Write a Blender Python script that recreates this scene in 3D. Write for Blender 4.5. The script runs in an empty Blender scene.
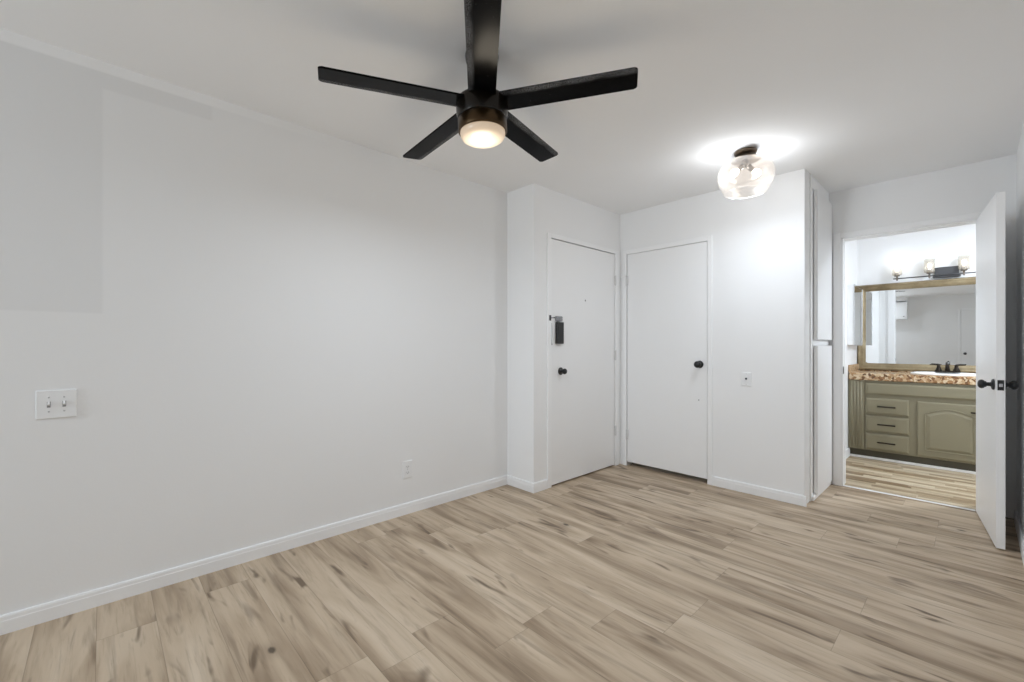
import bpy, bmesh, math, random
from mathutils import Vector, Matrix
random.seed(7)
S = bpy.context.scene
C = S.collection
# ------------------------------------------------------------------ camera
F_PX = 436.0
CAM_H = 1.164
HEAD = math.radians(46.72)               # heading of the view, measured from the +X axis
cd = bpy.data.cameras.new('camera')
cd.sensor_width = 36.0
cd.lens = 36.0 * F_PX / 1024.0
cd.shift_y = 4.0 / 1024.0
cd.clip_start = 0.02
cam = bpy.data.objects.new('camera', cd); C.objects.link(cam)
cam.location = (0, 0, CAM_H)
cam.rotation_euler = (math.radians(90), 0, HEAD - math.radians(90))
S.camera = cam
# ------------------------------------------------------------------ world / exposure
W = bpy.data.worlds.new('world'); S.world = W; W.use_nodes = True
W.node_tree.nodes['Background'].inputs[0].default_value = (0.86, 0.93, 1.0, 1)
W.node_tree.nodes['Background'].inputs[1].default_value = 1.0
S.view_settings.view_transform = 'Standard'
try: S.view_settings.look = 'None'
except Exception: pass
S.view_settings.gamma = 1.0
S.view_settings.use_curve_mapping = False
S.view_settings.exposure = 0.29
S.cycles.max_bounces = 14
S.cycles.diffuse_bounces = 9
S.cycles.glossy_bounces = 6
S.cycles.transmission_bounces = 8
S.cycles.transparent_max_bounces = 16
S.cycles.sample_clamp_indirect = 4.0
S.cycles.caustics_reflective = False
S.cycles.caustics_refractive = False
S.cycles.use_denoising = True
try:
    S.cycles.denoiser = 'OPENIMAGEDENOISE'
except Exception: pass

def area_light(name, loc, rot, sx, sy, power, col=(1, 1, 1)):
    l = bpy.data.lights.new(name, 'AREA'); l.shape = 'RECTANGLE'; l.size = sx; l.size_y = sy
    l.energy = power; l.color = col
    o = bpy.data.objects.new(name, l); C.objects.link(o); o.location = loc; o.rotation_euler = rot
    return o
def point_light(name, loc, power, r, col=(1, 1, 1), parent=None):
    l = bpy.data.lights.new(name, 'POINT'); l.energy = power; l.shadow_soft_size = r; l.color = col
    o = bpy.data.objects.new(name, l); C.objects.link(o); o.location = loc
    if parent: o.parent = parent
    return o
# daylight falling in through the two windows behind the camera
WIN_R = (-3.10, -1.20, 0.80, 2.15)   # window in the side wall behind the camera: x0, x1, z0, z1
WIN_B = (1.75, 2.55, 0.90, 2.10)     # window in the back wall: y0, y1, z0, z1
DAY = (0.81, 0.90, 1.0); LAMP = (0.82, 0.905, 1.0)
P_SIDE, P_BACK, P_FAN, P_BULB, P_BOWL, P_VAN, P_BATH = 5.0, 56.0, 9.0, 3.2, 4.4, 0.10, 29.0   # watts
area_light('daylight_side_window', (-2.15, -1.62, 1.48), (math.radians(90), 0, 0), 1.85, 1.3, P_SIDE, (0.92, 0.96, 1.0))
area_light('daylight_back_window', (-3.62, 2.15, 1.50), (0, math.radians(-90), 0), 1.15, 0.75, P_BACK, DAY)

# ------------------------------------------------------------------ node helpers
def new_mat(name):
    m = bpy.data.materials.new(name); m.use_nodes = True
    nt = m.node_tree; b = nt.nodes['Principled BSDF']
    return m, nt, b
def lin(c):
    return tuple((v / 12.92 if v <= .04045 else ((v + .055) / 1.055) ** 2.4) for v in c)
def rgb(r, g, b): return lin((r / 255, g / 255, b / 255)) + (1,)
class N:
    def __init__(s, nt): s.nt = nt
    def link(s, a, b): s.nt.links.new(a, b)
    def put(s, inp, v):
        if isinstance(v, bpy.types.NodeSocket): s.link(v, inp)
        else: inp.default_value = v
    def m(s, op, a, b=None, c=None, clamp=False):
        n = s.nt.nodes.new('ShaderNodeMath'); n.operation = op; n.use_clamp = clamp
        s.put(n.inputs[0], a)
        if b is not None: s.put(n.inputs[1], b)
        if c is not None: s.put(n.inputs[2], c)
        return n.outputs[0]
    def xyz(s, coord='Object'):
        t = s.nt.nodes.new('ShaderNodeTexCoord'); p = s.nt.nodes.new('ShaderNodeSeparateXYZ')
        s.link(t.outputs[coord], p.inputs[0]); return p.outputs[0], p.outputs[1], p.outputs[2]
    def vec(s, x, y, z=0.0):
        n = s.nt.nodes.new('ShaderNodeCombineXYZ'); s.put(n.inputs[0], x); s.put(n.inputs[1], y); s.put(n.inputs[2], z)
        return n.outputs[0]
    def noise(s, v, scale=1.0, detail=3.0, rough=0.5, dist=0.0, col=False):
        n = s.nt.nodes.new('ShaderNodeTexNoise'); s.link(v, n.inputs['Vector'])
        n.inputs['Scale'].default_value = scale; n.inputs['Detail'].default_value = detail
        n.inputs['Roughness'].default_value = rough; n.inputs['Distortion'].default_value = dist
        return n.outputs['Color' if col else 'Fac']
    def white(s, v):
        n = s.nt.nodes.new('ShaderNodeTexWhiteNoise'); n.noise_dimensions = '3D'; s.link(v, n.inputs['Vector'])
        return n.outputs['Value'], n.outputs['Color']
    def ramp(s, f, stops, interp='LINEAR'):
        n = s.nt.nodes.new('ShaderNodeValToRGB'); s.link(f, n.inputs[0]); r = n.color_ramp; r.interpolation = interp
        while len(r.elements) < len(stops): r.elements.new(0.5)
        for e, (p, c) in zip(r.elements, stops): e.position = p; e.color = c
        return n.outputs[0]
    def rng(s, f, a, b, c=0.0, d=1.0, smooth=True):
        n = s.nt.nodes.new('ShaderNodeMapRange'); n.interpolation_type = 'SMOOTHSTEP' if smooth else 'LINEAR'
        s.put(n.inputs[0], f); s.put(n.inputs[1], a); s.put(n.inputs[2], b); s.put(n.inputs[3], c); s.put(n.inputs[4], d)
        return n.outputs[0]
    def mix(s, f, a, b, mode='MIX'):
        n = s.nt.nodes.new('ShaderNodeMix'); n.data_type = 'RGBA'; n.blend_type = mode
        s.put(n.inputs[0], f); s.put(n.inputs[6], a); s.put(n.inputs[7], b); return n.outputs[2]
    def bump(s, h, strength, dist, bsdf):
        n = s.nt.nodes.new('ShaderNodeBump'); n.inputs['Strength'].default_value = strength; n.inputs['Distance'].default_value = dist
        s.link(h, n.inputs['Height']); s.link(n.outputs[0], bsdf.inputs['Normal'])

def paint(name, col, rough=0.5, bump=0.15, spec=0.4, var=0.02):
    m, nt, b = new_mat(name); n = N(nt)
    t = nt.nodes.new('ShaderNodeTexCoord')
    f = n.noise(t.outputs['Object'], 2.2, 3)
    c2 = tuple(v * (1 - var * 2) for v in col[:3]) + (1,)
    n.link(n.mix(f, c2, col), b.inputs['Base Color'])
    b.inputs['Roughness'].default_value = rough
    b.inputs['Specular IOR Level'].default_value = spec
    if bump: n.bump(n.noise(t.outputs['Object'], 90, 3), bump, 0.002, b)
    return m
def metal(name, col, rough=0.35, metallic=1.0, bump=0.0):
    m, nt, b = new_mat(name); n = N(nt)
    t = nt.nodes.new('ShaderNodeTexCoord')
    f = n.noise(t.outputs['Object'], 30, 2)
    n.link(n.mix(f, tuple(v * .85 for v in col[:3]) + (1,), col), b.inputs['Base Color'])
    b.inputs['Metallic'].default_value = metallic; b.inputs['Roughness'].default_value = rough
    return m

WHITE = (0.86, 0.862, 0.868, 1)
M = {}
M['wall'] = paint('wall_paint', (0.875, 0.877, 0.88, 1), 0.55, 0.12, 0.35, 0.008)
M['ceil'] = paint('ceiling_paint', (0.90, 0.902, 0.905, 1), 0.8, 0.2, 0.2, 0.012)
M['trim'] = paint('trim_gloss_paint', (0.90, 0.903, 0.908, 1), 0.32, 0.03, 0.5, 0.0)
M['door'] = paint('door_paint', (0.89, 0.892, 0.895, 1), 0.38, 0.04, 0.5, 0.01)
M['darkgap'] = paint('closet_dark', (0.05, 0.05, 0.05, 1), 0.9, 0)
M['plate'] = paint('plastic_plate', (0.84, 0.845, 0.85, 1), 0.25, 0.0, 0.5, 0.0)
M['slot'] = paint('plastic_slot', (0.12, 0.12, 0.12, 1), 0.5, 0)
M['black'] = paint('black_hardware', (0.012, 0.012, 0.013, 1), 0.38, 0, 0.5)
M['hinge'] = paint('worn_hinge_paint', (0.72, 0.72, 0.72, 1), 0.45, 0)
M['baseboard'] = paint('baseboard_paint', (0.86, 0.862, 0.866, 1), 0.5, 0.02, 0.3, 0.0)
M['steel'] = metal('brushed_steel', (0.55, 0.55, 0.56, 1), 0.35)
M['chrome'] = metal('chrome', (0.8, 0.8, 0.82, 1), 0.12)
M['greymetal'] = metal('grey_latch_metal', (0.33, 0.33, 0.34, 1), 0.4)
M['lampbronze'] = metal('lamp_bronze', (0.16, 0.12, 0.085, 1), 0.3, 0.8)
M['bronze'] = metal('oil_bronze', (0.030, 0.022, 0.016, 1), 0.38, 0.7)
M['gunmetal'] = metal('gunmetal', (0.10, 0.10, 0.105, 1), 0.42, 0.7)
M['nickel'] = metal('aged_nickel', (0.30, 0.27, 0.24, 1), 0.35)
M['vanity'] = paint('vanity_paint', rgb(134, 127, 104), 0.42, 0.03, 0.45, 0.02)
M['toekick'] = paint('toe_kick_paint', rgb(86, 82, 70), 0.5, 0.03, 0.3, 0.02)
M['porcelain'] = paint('porcelain', (0.88, 0.88, 0.87, 1), 0.12, 0, 0.6, 0)

# left wall: same paint with a differently aged touch-up patch high at the left and a cut-in strip under the ceiling
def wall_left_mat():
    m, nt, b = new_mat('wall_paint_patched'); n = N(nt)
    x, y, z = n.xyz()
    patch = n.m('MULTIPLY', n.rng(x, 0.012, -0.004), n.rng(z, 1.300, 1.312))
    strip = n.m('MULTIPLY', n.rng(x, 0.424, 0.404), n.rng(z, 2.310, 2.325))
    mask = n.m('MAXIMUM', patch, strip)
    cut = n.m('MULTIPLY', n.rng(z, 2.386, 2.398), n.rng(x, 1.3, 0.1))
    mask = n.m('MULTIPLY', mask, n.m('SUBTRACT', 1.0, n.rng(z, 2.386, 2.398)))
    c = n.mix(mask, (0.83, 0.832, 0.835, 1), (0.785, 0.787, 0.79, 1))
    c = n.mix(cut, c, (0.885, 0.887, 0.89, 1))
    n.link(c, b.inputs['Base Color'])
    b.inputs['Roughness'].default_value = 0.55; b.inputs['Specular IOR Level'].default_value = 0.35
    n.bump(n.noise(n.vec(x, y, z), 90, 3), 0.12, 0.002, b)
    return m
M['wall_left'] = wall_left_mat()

def planks(name, w, L, x0, y0, palette, grain, dark, seam=0.0012, rough=0.42, knots=True, bumpd=0.0008, tone=0.10):
    m, nt, b = new_mat(name); n = N(nt)
    x, y, z = n.xyz()
    u = n.m('DIVIDE', n.m('SUBTRACT', x, x0), w)
    row = n.m('FLOOR', u); fu = n.m('FRACT', u)
    r1, _ = n.white(n.vec(row, 3.7, 1.1))
    v = n.m('ADD', n.m('DIVIDE', n.m('SUBTRACT', y, y0), L), r1)
    col = n.m('FLOOR', v); fv = n.m('FRACT', v)
    r2, rc = n.white(n.vec(row, col, 5.0))
    r3, _ = n.white(n.vec(row, col, 9.3))
    # plank-local grain coordinates
    gx = n.m('ADD', x, n.m('MULTIPLY', r2, 37.0)); gy = n.m('ADD', y, n.m('MULTIPLY', r3, 53.0))
    broad = n.noise(n.vec(n.m('MULTIPLY', gx, 8.5), n.m('MULTIPLY', gy, 1.0), z), 1.0, 3, 0.5, 0.9)
    streak = n.noise(n.vec(n.m('MULTIPLY', gx, 17.0), n.m('MULTIPLY', gy, 1.25), r2), 1.0, 4, 0.55, 1.0)
    fine = n.noise(n.vec(n.m('MULTIPLY', gx, 95.0), n.m('MULTIPLY', gy, 5.0), r3), 1.0, 5, 0.65, 0.3)
    base = n.ramp(n.m('ADD', n.m('MULTIPLY', broad, 1.0 - tone), n.m('MULTIPLY', r2, tone)), palette)
    c = n.mix(n.m('MULTIPLY', n.rng(streak, 0.50, 0.72), grain), base, dark)
    c = n.mix(n.m('MULTIPLY', n.rng(fine, 0.50, 0.80), grain * 0.75), c, dark)
    if knots:
        # sparse elongated dark hearts and small round knots
        hx = n.noise(n.vec(n.m('MULTIPLY', gx, 13.0), n.m('MULTIPLY', gy, 2.6), 4.0), 1.0, 2, 0.5, 0.8)
        c = n.mix(n.m('MULTIPLY', n.rng(hx, 0.60, 0.74), 0.85), c, dark)
        vo = nt.nodes.new('ShaderNodeTexVoronoi'); vo.feature = 'F1'
        n.link(n.vec(n.m('MULTIPLY', gx, 4.2), n.m('MULTIPLY', gy, 2.4), 0.0), vo.inputs['Vector']); vo.inputs['Scale'].default_value = 1.0
        wob = n.m('ADD', vo.outputs['Distance'], n.m('MULTIPLY', n.m('SUBTRACT', fine, 0.5), 0.06))
        sel = n.m('GREATER_THAN', nt.nodes.new('ShaderNodeSeparateColor').outputs[0], 2.0)
        sc = nt.nodes.new('ShaderNodeSeparateColor'); n.link(vo.outputs['Color'], sc.inputs[0])
        big = n.m('MULTIPLY', n.m('GREATER_THAN', sc.outputs[0], 0.62), n.rng(wob, 0.075, 0.03))
        ring = n.m('MULTIPLY', n.m('GREATER_THAN', sc.outputs[0], 0.62), n.rng(wob, 0.22, 0.05))
        c = n.mix(n.m('MULTIPLY', ring, 0.25), c, dark)
        c = n.mix(n.m('MULTIPLY', big, 0.85), c, tuple(v * .45 for v in dark[:3]) + (1,))
    # seams
    sx = n.m('MULTIPLY', n.m('MINIMUM', fu, n.m('SUBTRACT', 1.0, fu)), w)
    sy = n.m('MULTIPLY', n.m('MINIMUM', fv, n.m('SUBTRACT', 1.0, fv)), L)
    s = n.rng(n.m('MINIMUM', sx, sy), seam * 1.6, seam * 0.4)
    c = n.mix(n.m('MULTIPLY', s, 0.32), c, tuple(v * .5 for v in dark[:3]) + (1,))
    n.link(c, b.inputs['Base Color'])
    n.link(n.rng(fine, 0.3, 0.8, rough - .04, rough + .1), b.inputs['Roughness'])
    b.inputs['Specular IOR Level'].default_value = 0.45
    h = n.m('SUBTRACT', n.m('MULTIPLY', fine, 0.3), n.m('MULTIPLY', s, 1.0))
    n.bump(h, 0.35, bumpd, b)
    return m
M['floor'] = planks('light_oak_planks', 0.185, 1.22, 1.65, 0.308,
                    [(0.30, rgb(138, 118, 95)), (0.44, rgb(174, 154, 130)), (0.56, rgb(194, 175, 151)), (0.72, rgb(208, 191, 169))],
                    0.42, rgb(92, 73, 53))
M['bathfloor'] = planks('bathroom_strip_planks', 0.052, 0.46, 4.5, 0.1,
                        [(0.22, rgb(128, 106, 80)), (0.40, rgb(160, 140, 112)), (0.56, rgb(184, 167, 140)), (0.74, rgb(205, 191, 166))],
                        0.6, rgb(96, 76, 52), 0.0008, 0.4, False, tone=0.45)

def mirror_mat():
    m, nt, b = new_mat('mirror_silver')
    b.inputs['Base Color'].default_value = (0.86, 0.875, 0.88, 1); b.inputs['Metallic'].default_value = 1; b.inputs['Roughness'].default_value = 0.01
    return m
M['mirror'] = mirror_mat()

def glass_mat(name, tint, gloss=0.10, milk=0.0, milkcol=(1, 1, 1, 1), rough=0.03):
    m = bpy.data.materials.new(name); m.use_nodes = True; nt = m.node_tree
    nt.nodes.remove(nt.nodes['Principled BSDF']); out = nt.nodes['Material Output']
    tr = nt.nodes.new('ShaderNodeBsdfTransparent'); tr.inputs[0].default_value = tint
    gl = nt.nodes.new('ShaderNodeBsdfGlossy'); gl.inputs['Roughness'].default_value = rough
    lw = nt.nodes.new('ShaderNodeLayerWeight'); lw.inputs[0].default_value = 0.35
    n = N(nt)
    f = n.m('ADD', n.m('MULTIPLY', lw.outputs['Facing'], 0.5), gloss, clamp=True)
    mx = nt.nodes.new('ShaderNodeMixShader'); n.link(f, mx.inputs[0]); n.link(tr.outputs[0], mx.inputs[1]); n.link(gl.outputs[0], mx.inputs[2])
    res = mx.outputs[0]
    if milk:
        d = nt.nodes.new('ShaderNodeBsdfTranslucent'); d.inputs[0].default_value = milkcol
        d2 = nt.nodes.new('ShaderNodeBsdfDiffuse'); d2.inputs[0].default_value = milkcol
        a = nt.nodes.new('ShaderNodeMixShader'); a.inputs[0].default_value = 0.5; n.link(d.outputs[0], a.inputs[1]); n.link(d2.outputs[0], a.inputs[2])
        mm = nt.nodes.new('ShaderNodeMixShader')
        t = nt.nodes.new('ShaderNodeTexCoord')
        n.link(n.rng(n.noise(t.outputs['Object'], 3.0, 2), 0.2, 0.8, milk * .85, milk * 1.15), mm.inputs[0])
        n.link(res, mm.inputs[1]); n.link(a.outputs[0], mm.inputs[2]); res = mm.outputs[0]
    n.link(res, out.inputs[0])
    return m
M['pane'] = glass_mat('window_pane', (0.97, 0.98, 0.98, 1), 0.04)
M['shadeglass'] = glass_mat('warm_seeded_glass', (1.0, 0.975, 0.95, 1), 0.05, 0.045, (1.0, 0.93, 0.86, 1), 0.08)
M['clearglass'] = glass_mat('clear_shade_glass', (1.0, 0.985, 0.96, 1), 0.08, 0.16, (1.0, 0.95, 0.84, 1), 0.05)
def emit(name, col, strength, base=(0.9, 0.88, 0.84, 1)):
    m, nt, b = new_mat(name); n = N(nt)
    t = nt.nodes.new('ShaderNodeTexCoord')
    b.inputs['Base Color'].default_value = base
    b.inputs['Emission Color'].default_value = col
    n.link(n.rng(n.noise(t.outputs['Object'], 4, 1), 0, 1, strength * .97, strength * 1.03), b.inputs['Emission Strength'])
    b.inputs['Roughness'].default_value = 0.3
    return m

# fan blade: black gloss lacquer with pale dust along one edge
def blade_mat():
    m, nt, b = new_mat('fan_blade_black'); n = N(nt)
    x, y, z = n.xyz()
    sp = n.noise(n.vec(x, y, 0.0), 260, 3, 0.7)
    patchy = n.noise(n.vec(x, y, 2.0), 7, 2, 0.5)
    edge = n.rng(y, -0.026, -0.044)
    mask = n.m('MULTIPLY', n.m('MULTIPLY', n.rng(sp, 0.44, 0.56), edge), n.rng(patchy, 0.35, 0.6))
    mid = n.m('MULTIPLY', n.rng(n.noise(n.vec(n.m('MULTIPLY', x, 1.0), y, 6.0), 120, 2), 0.70, 0.78), 0.25)
    n.link(n.mix(n.m('MAXIMUM', n.m('MULTIPLY', mask, 0.50), mid), (0.003, 0.003, 0.0035, 1), (0.34, 0.35, 0.37, 1)), b.inputs['Base Color'])
    n.link(n.rng(mask, 0, 1, 0.20, 0.75), b.inputs['Roughness'])
    b.inputs['Specular IOR Level'].default_value = 0.05
    return m
M['blade'] = blade_mat()
M['fanblack'] = metal('fan_bronze_black', (0.010, 0.007, 0.0045, 1), 0.22, 0.4)
M['fanring'] = metal('fan_ring_bronze', (0.075, 0.045, 0.020, 1), 0.28, 0.8)

# champagne bronze mirror frame
def frame_mat():
    m, nt, b = new_mat('champagne_frame'); n = N(nt)
    t = nt.nodes.new('ShaderNodeTexCoord')
    f = n.noise(t.outputs['Object'], 5, 4, 0.6)
    n.link(n.ramp(f, [(0.3, rgb(120, 104, 76)), (0.6, rgb(160, 145, 115)), (0.8, rgb(178, 164, 134))]), b.inputs['Base Color'])
    b.inputs['Metallic'].default_value = 0.45; b.inputs['Roughness'].default_value = 0.38
    return m
M['frame'] = frame_mat()

# mottled brown laminate counter
def counter_mat(name, busy):
    m, nt, b = new_mat(name); n = N(nt)
    t = nt.nodes.new('ShaderNodeTexCoord')
    wob = n.noise(t.outputs['Object'], 14, 3, 0.6, 0.0, True)
    add = nt.nodes.new('ShaderNodeVectorMath'); add.operation = 'MULTIPLY_ADD'
    n.link(wob, add.inputs[0]); add.inputs[1].default_value = (0.06, 0.06, 0.06); n.link(t.outputs['Object'], add.inputs[2])
    vo = nt.nodes.new('ShaderNodeTexVoronoi'); vo.inputs['Scale'].default_value = 52; n.link(add.outputs[0], vo.inputs['Vector'])
    sc = nt.nodes.new('ShaderNodeSeparateColor'); n.link(vo.outputs['Color'], sc.inputs[0])
    c = n.ramp(sc.outputs[0], [(0.0, rgb(62, 38, 22)), (0.16, rgb(104, 68, 40)), (0.36, rgb(158, 120, 82)), (0.62, rgb(186, 156, 118)), (0.85, rgb(214, 196, 164))])
    f2 = n.noise(t.outputs['Object'], 60, 3, 0.6)
    c = n.mix(n.m('MULTIPLY', f2, 0.3), c, rgb(170, 120, 80))
    c = n.mix(1.0 - busy, c, rgb(196, 168, 134))
    n.link(c, b.inputs['Base Color']); b.inputs['Roughness'].default_value = 0.25
    return m
M['counter'] = counter_mat('mottled_laminate', 0.95)
M['countertop'] = counter_mat('mottled_laminate_top', 0.5)

# ------------------------------------------------------------------ mesh helpers
def box(bm, x0, x1, y0, y1, z0, z1, bev=0.0, seg=2):
    t = bmesh.new()
    vs = [t.verts.new(p) for p in ((x0,y0,z0),(x1,y0,z0),(x1,y1,z0),(x0,y1,z0),(x0,y0,z1),(x1,y0,z1),(x1,y1,z1),(x0,y1,z1))]
    for f in ((3,2,1,0),(4,5,6,7),(0,1,5,4),(1,2,6,5),(2,3,7,6),(3,0,4,7)): t.faces.new([vs[i] for i in f])
    if bev > 0: bmesh.ops.bevel(t, geom=t.edges[:], offset=bev, segments=seg, profile=0.5, affect='EDGES')
    me = bpy.data.meshes.new('tmp'); t.to_mesh(me); t.free(); bm.from_mesh(me); bpy.data.meshes.remove(me)
def lathe(bm, prof, seg=48, mat=None, smooth=True):
    """prof: list of (r, z); r == 0 closes with a pole. mat: optional transform"""
    rings = []
    for r, z in prof:
        if r <= 1e-6: rings.append([bm.verts.new((0, 0, z))])
        else: rings.append([bm.verts.new((r * math.cos(2 * math.pi * i / seg), r * math.sin(2 * math.pi * i / seg), z)) for i in range(seg)])
    for a, b in zip(rings, rings[1:]):
        for i in range(seg):
            j = (i + 1) % seg
            if len(a) == 1 and len(b) == 1: continue
            if len(a) == 1: f = bm.faces.new((a[0], b[j], b[i]))
            elif len(b) == 1: f = bm.faces.new((a[i], a[j], b[0]))
            else: f = bm.faces.new((a[i], a[j], b[j], b[i]))
            f.smooth = smooth
    if mat is not None:
        for rg in rings:
            for v in rg: v.co = mat @ v.co
def tube(bm, pts, r, seg=12, cap=True):
    pts = [Vector(p) for p in pts]; rings = []
    rr = r if isinstance(r, (list, tuple)) else [r] * len(pts)
    up = None
    for i, p in enumerate(pts):
        d = (pts[min(i + 1, len(pts) - 1)] - pts[max(i - 1, 0)]).normalized()
        if up is None:
            up = Vector((0, 0, 1)) if abs(d.z) < 0.9 else Vector((1, 0, 0))
        a = d.cross(up).normalized(); bb = a.cross(d).normalized(); up = bb
        rings.append([bm.verts.new(p + (a * math.cos(2 * math.pi * k / seg) + bb * math.sin(2 * math.pi * k / seg)) * rr[i]) for k in range(seg)])
    for A, B in zip(rings, rings[1:]):
        for k in range(seg):
            f = bm.faces.new((A[k], A[(k + 1) % seg], B[(k + 1) % seg], B[k])); f.smooth = True
    if cap:
        bm.faces.new(rings[0][::-1]); bm.faces.new(rings[-1])
def prism(bm, outline, z0, z1, mat=None):
    """extrude a 2-D outline (x, y) from z0 to z1"""
    a = [bm.verts.new((x, y, z0)) for x, y in outline]; b = [bm.verts.new((x, y, z1)) for x, y in outline]
    bm.faces.new(a[::-1]); bm.faces.new(b)
    for i in range(len(a)):
        j = (i + 1) % len(a); bm.faces.new((a[i], a[j], b[j], b[i]))
    if mat is not None:
        for v in a + b: v.co = mat @ v.co
def rrect(x0, x1, y0, y1, r, k=5):
    out = []
    for cx, cy, a0 in ((x1 - r, y1 - r, 0), (x0 + r, y1 - r, 90), (x0 + r, y0 + r, 180), (x1 - r, y0 + r, 270)):
        for i in range(k + 1):
            a = math.radians(a0 + 90 * i / k); out.append((cx + r * math.cos(a), cy + r * math.sin(a)))
    return out
def obj(name, bm, mat, parent=None, loc=None):
    bmesh.ops.recalc_face_normals(bm, faces=bm.faces[:])
    me = bpy.data.meshes.new(name); bm.to_mesh(me); bm.free(); me.materials.append(mat)
    o = bpy.data.objects.new(name, me); C.objects.link(o)
    if parent is not None: o.parent = parent
    if loc is not None: o.location = loc
    return o
def boxo(name, dims, mat, parent=None, bev=0.0, loc=None, seg=2):
    bm = bmesh.new(); box(bm, *dims, bev, seg); return obj(name, bm, mat, parent, loc)
def struct(o, label=None, cat=None):
    o['kind'] = 'structure'
    if label: o['label'] = label; o['category'] = cat
    return o
def thing(name, label, cat, loc=(0, 0, 0), rotz=0.0, group=None):
    o = bpy.data.objects.new(name, None); C.objects.link(o); o.location = loc; o.rotation_euler = (0, 0, rotz)
    o.empty_display_size = 0.05
    o['label'] = label; o['category'] = cat
    if group: o['group'] = group
    return o
def AX(d):
    """matrix taking +z to direction d"""
    return Vector(d).to_track_quat('Z', 'Y').to_matrix().to_4x4()

# ------------------------------------------------------------------ room shell
CZ = 2.44; YL = 2.69; XJ = 2.48; YE = 2.385; XC = 3.70; YK = 0.845; XB = 4.45; YR = -0.190; XS = -0.90; YRB = -1.40
XBK = -3.4; XB2 = 4.57; BX1 = 6.20; BYL = 0.91; BYR = -1.35; T = 0.10
struct(boxo('floor', (XBK - T, XB + 0.02, YRB - T, YL + 0.75, -0.05, 0.0), M['floor']), 'light oak plank floor of the empty living room', 'floor')
struct(boxo('floor', (XB + 0.02, BX1 + T, BYR - T, 1.0, -0.05, 0.004), M['bathfloor']), 'narrow strip wood floor inside the bathroom', 'floor')
bm = bmesh.new(); box(bm, XBK - T, BX1 + T, YRB - T, YL + 0.75, CZ, CZ + 0.08)
struct(obj('ceiling', bm, M['ceil']), 'flat painted ceiling over the whole room', 'ceiling')
# walls (each a solid box or a run of boxes around its openings)
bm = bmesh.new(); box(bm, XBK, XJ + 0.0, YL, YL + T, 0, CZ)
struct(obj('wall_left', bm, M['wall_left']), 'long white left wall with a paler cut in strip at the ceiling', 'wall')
bm = bmesh.new(); box(bm, XJ, XJ + T, YE + T, YL + T, 0, CZ)
struct(obj('wall_jog', bm, M['wall']), 'narrow white wall return between the left wall and the entry door', 'wall')
# entry wall with the entry door opening
ED = (2.675, 3.61, 2.045)
bm = bmesh.new()
box(bm, XJ, ED[0], YE, YE + T, 0, CZ); box(bm, ED[1], XC + T, YE, YE + T, 0, CZ); box(bm, ED[0], ED[1], YE, YE + T, ED[2], CZ)
struct(obj('wall_entry', bm, M['wall']), 'white wall around the entry door', 'wall')
# closet wall
CD = (1.530, 2.312, 2.042)
bm = bmesh.new()
box(bm, XC, XC + T, YK, CD[0], 0, CZ); box(bm, XC, XC + T, CD[1], YE, 0, CZ); box(bm, XC, XC + T, CD[0], CD[1], CD[2], CZ)
struct(obj('wall_closet', bm, M['wall']), 'white wall around the closet door', 'wall')
# cabinet side wall: plain wall with a framed cabinet recess
bm = bmesh.new(); box(bm, XC + T, XB, YK, YK + 0.10, 0, CZ)
struct(obj('wall_cabinet', bm, M['wall']), 'short white wall that carries the tall built in cabinet doors', 'wall')
# wall with the bathroom doorway
BD = (-0.012, 0.757, 2.046)
bm = bmesh.new()
box(bm, XB, XB2, BD[1], 1.0, 0, CZ); box(bm, XB, XB2, BYR, BD[0], 0, CZ); box(bm, XB, XB2, BD[0], BD[1], BD[2], CZ)
struct(obj('wall_bathroom', bm, M['wall']), 'white wall with the open bathroom doorway', 'wall')
# right wall, ending behind the camera where the room widens
bm = bmesh.new(); box(bm, XS, XB, YR - T, YR, 0, CZ)
struct(obj('wall_right', bm, M['wall']), 'white right wall beside the camera and behind the open door', 'wall')
bm = bmesh.new(); box(bm, XS, XS + T, YRB, YR - T, 0, CZ)
struct(obj('wall_side', bm, M['wall']), 'white wall return behind the camera', 'wall')
wr = WIN_R
bm = bmesh.new()
box(bm, XBK, wr[0], YRB - T, YRB, 0, CZ); box(bm, wr[1], XS + T, YRB - T, YRB, 0, CZ)
box(bm, wr[0], wr[1], YRB - T, YRB, 0, wr[2]); box(bm, wr[0], wr[1], YRB - T, YRB, wr[3], CZ)
struct(obj('wall_window', bm, M['wall']), 'white window wall behind the camera', 'wall')
# back wall with window
wb = WIN_B
bm = bmesh.new()
box(bm, XBK - T, XBK, YRB - T, wb[0], 0, CZ); box(bm, XBK - T, XBK, wb[1], YL + T, 0, CZ)
box(bm, XBK - T, XBK, wb[0], wb[1], 0, wb[2]); box(bm, XBK - T, XBK, wb[0], wb[1], wb[3], CZ)
struct(obj('wall_back', bm, M['wall']), 'white wall behind the camera', 'wall')
# closet interior and outside the entry door
bm = bmesh.new()
box(bm, XC + T, XB2, 1.0, 1.06, 0, CZ); box(bm, XB2, XB2 + 0.08, 1.0, YL, 0, CZ); box(bm, XC + T, XB2, YE, YE + T, 0, CZ)
struct(obj('wall_closet_interior', bm, M['wall']), 'unlit inside of the closet behind the closet door', 'wall')
bm = bmesh.new()
box(bm, XJ + T, XC + T, YL + 0.55, YL + 0.63, 0, CZ); box(bm, XJ, XJ + T, YL + T, YL + 0.63, 0, CZ); box(bm, XC + T, XC + 2 * T, YE + T, YL + 0.63, 0, CZ)
struct(obj('wall_corridor', bm, M['wall']), 'corridor wall outside the entry door', 'wall')
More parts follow.
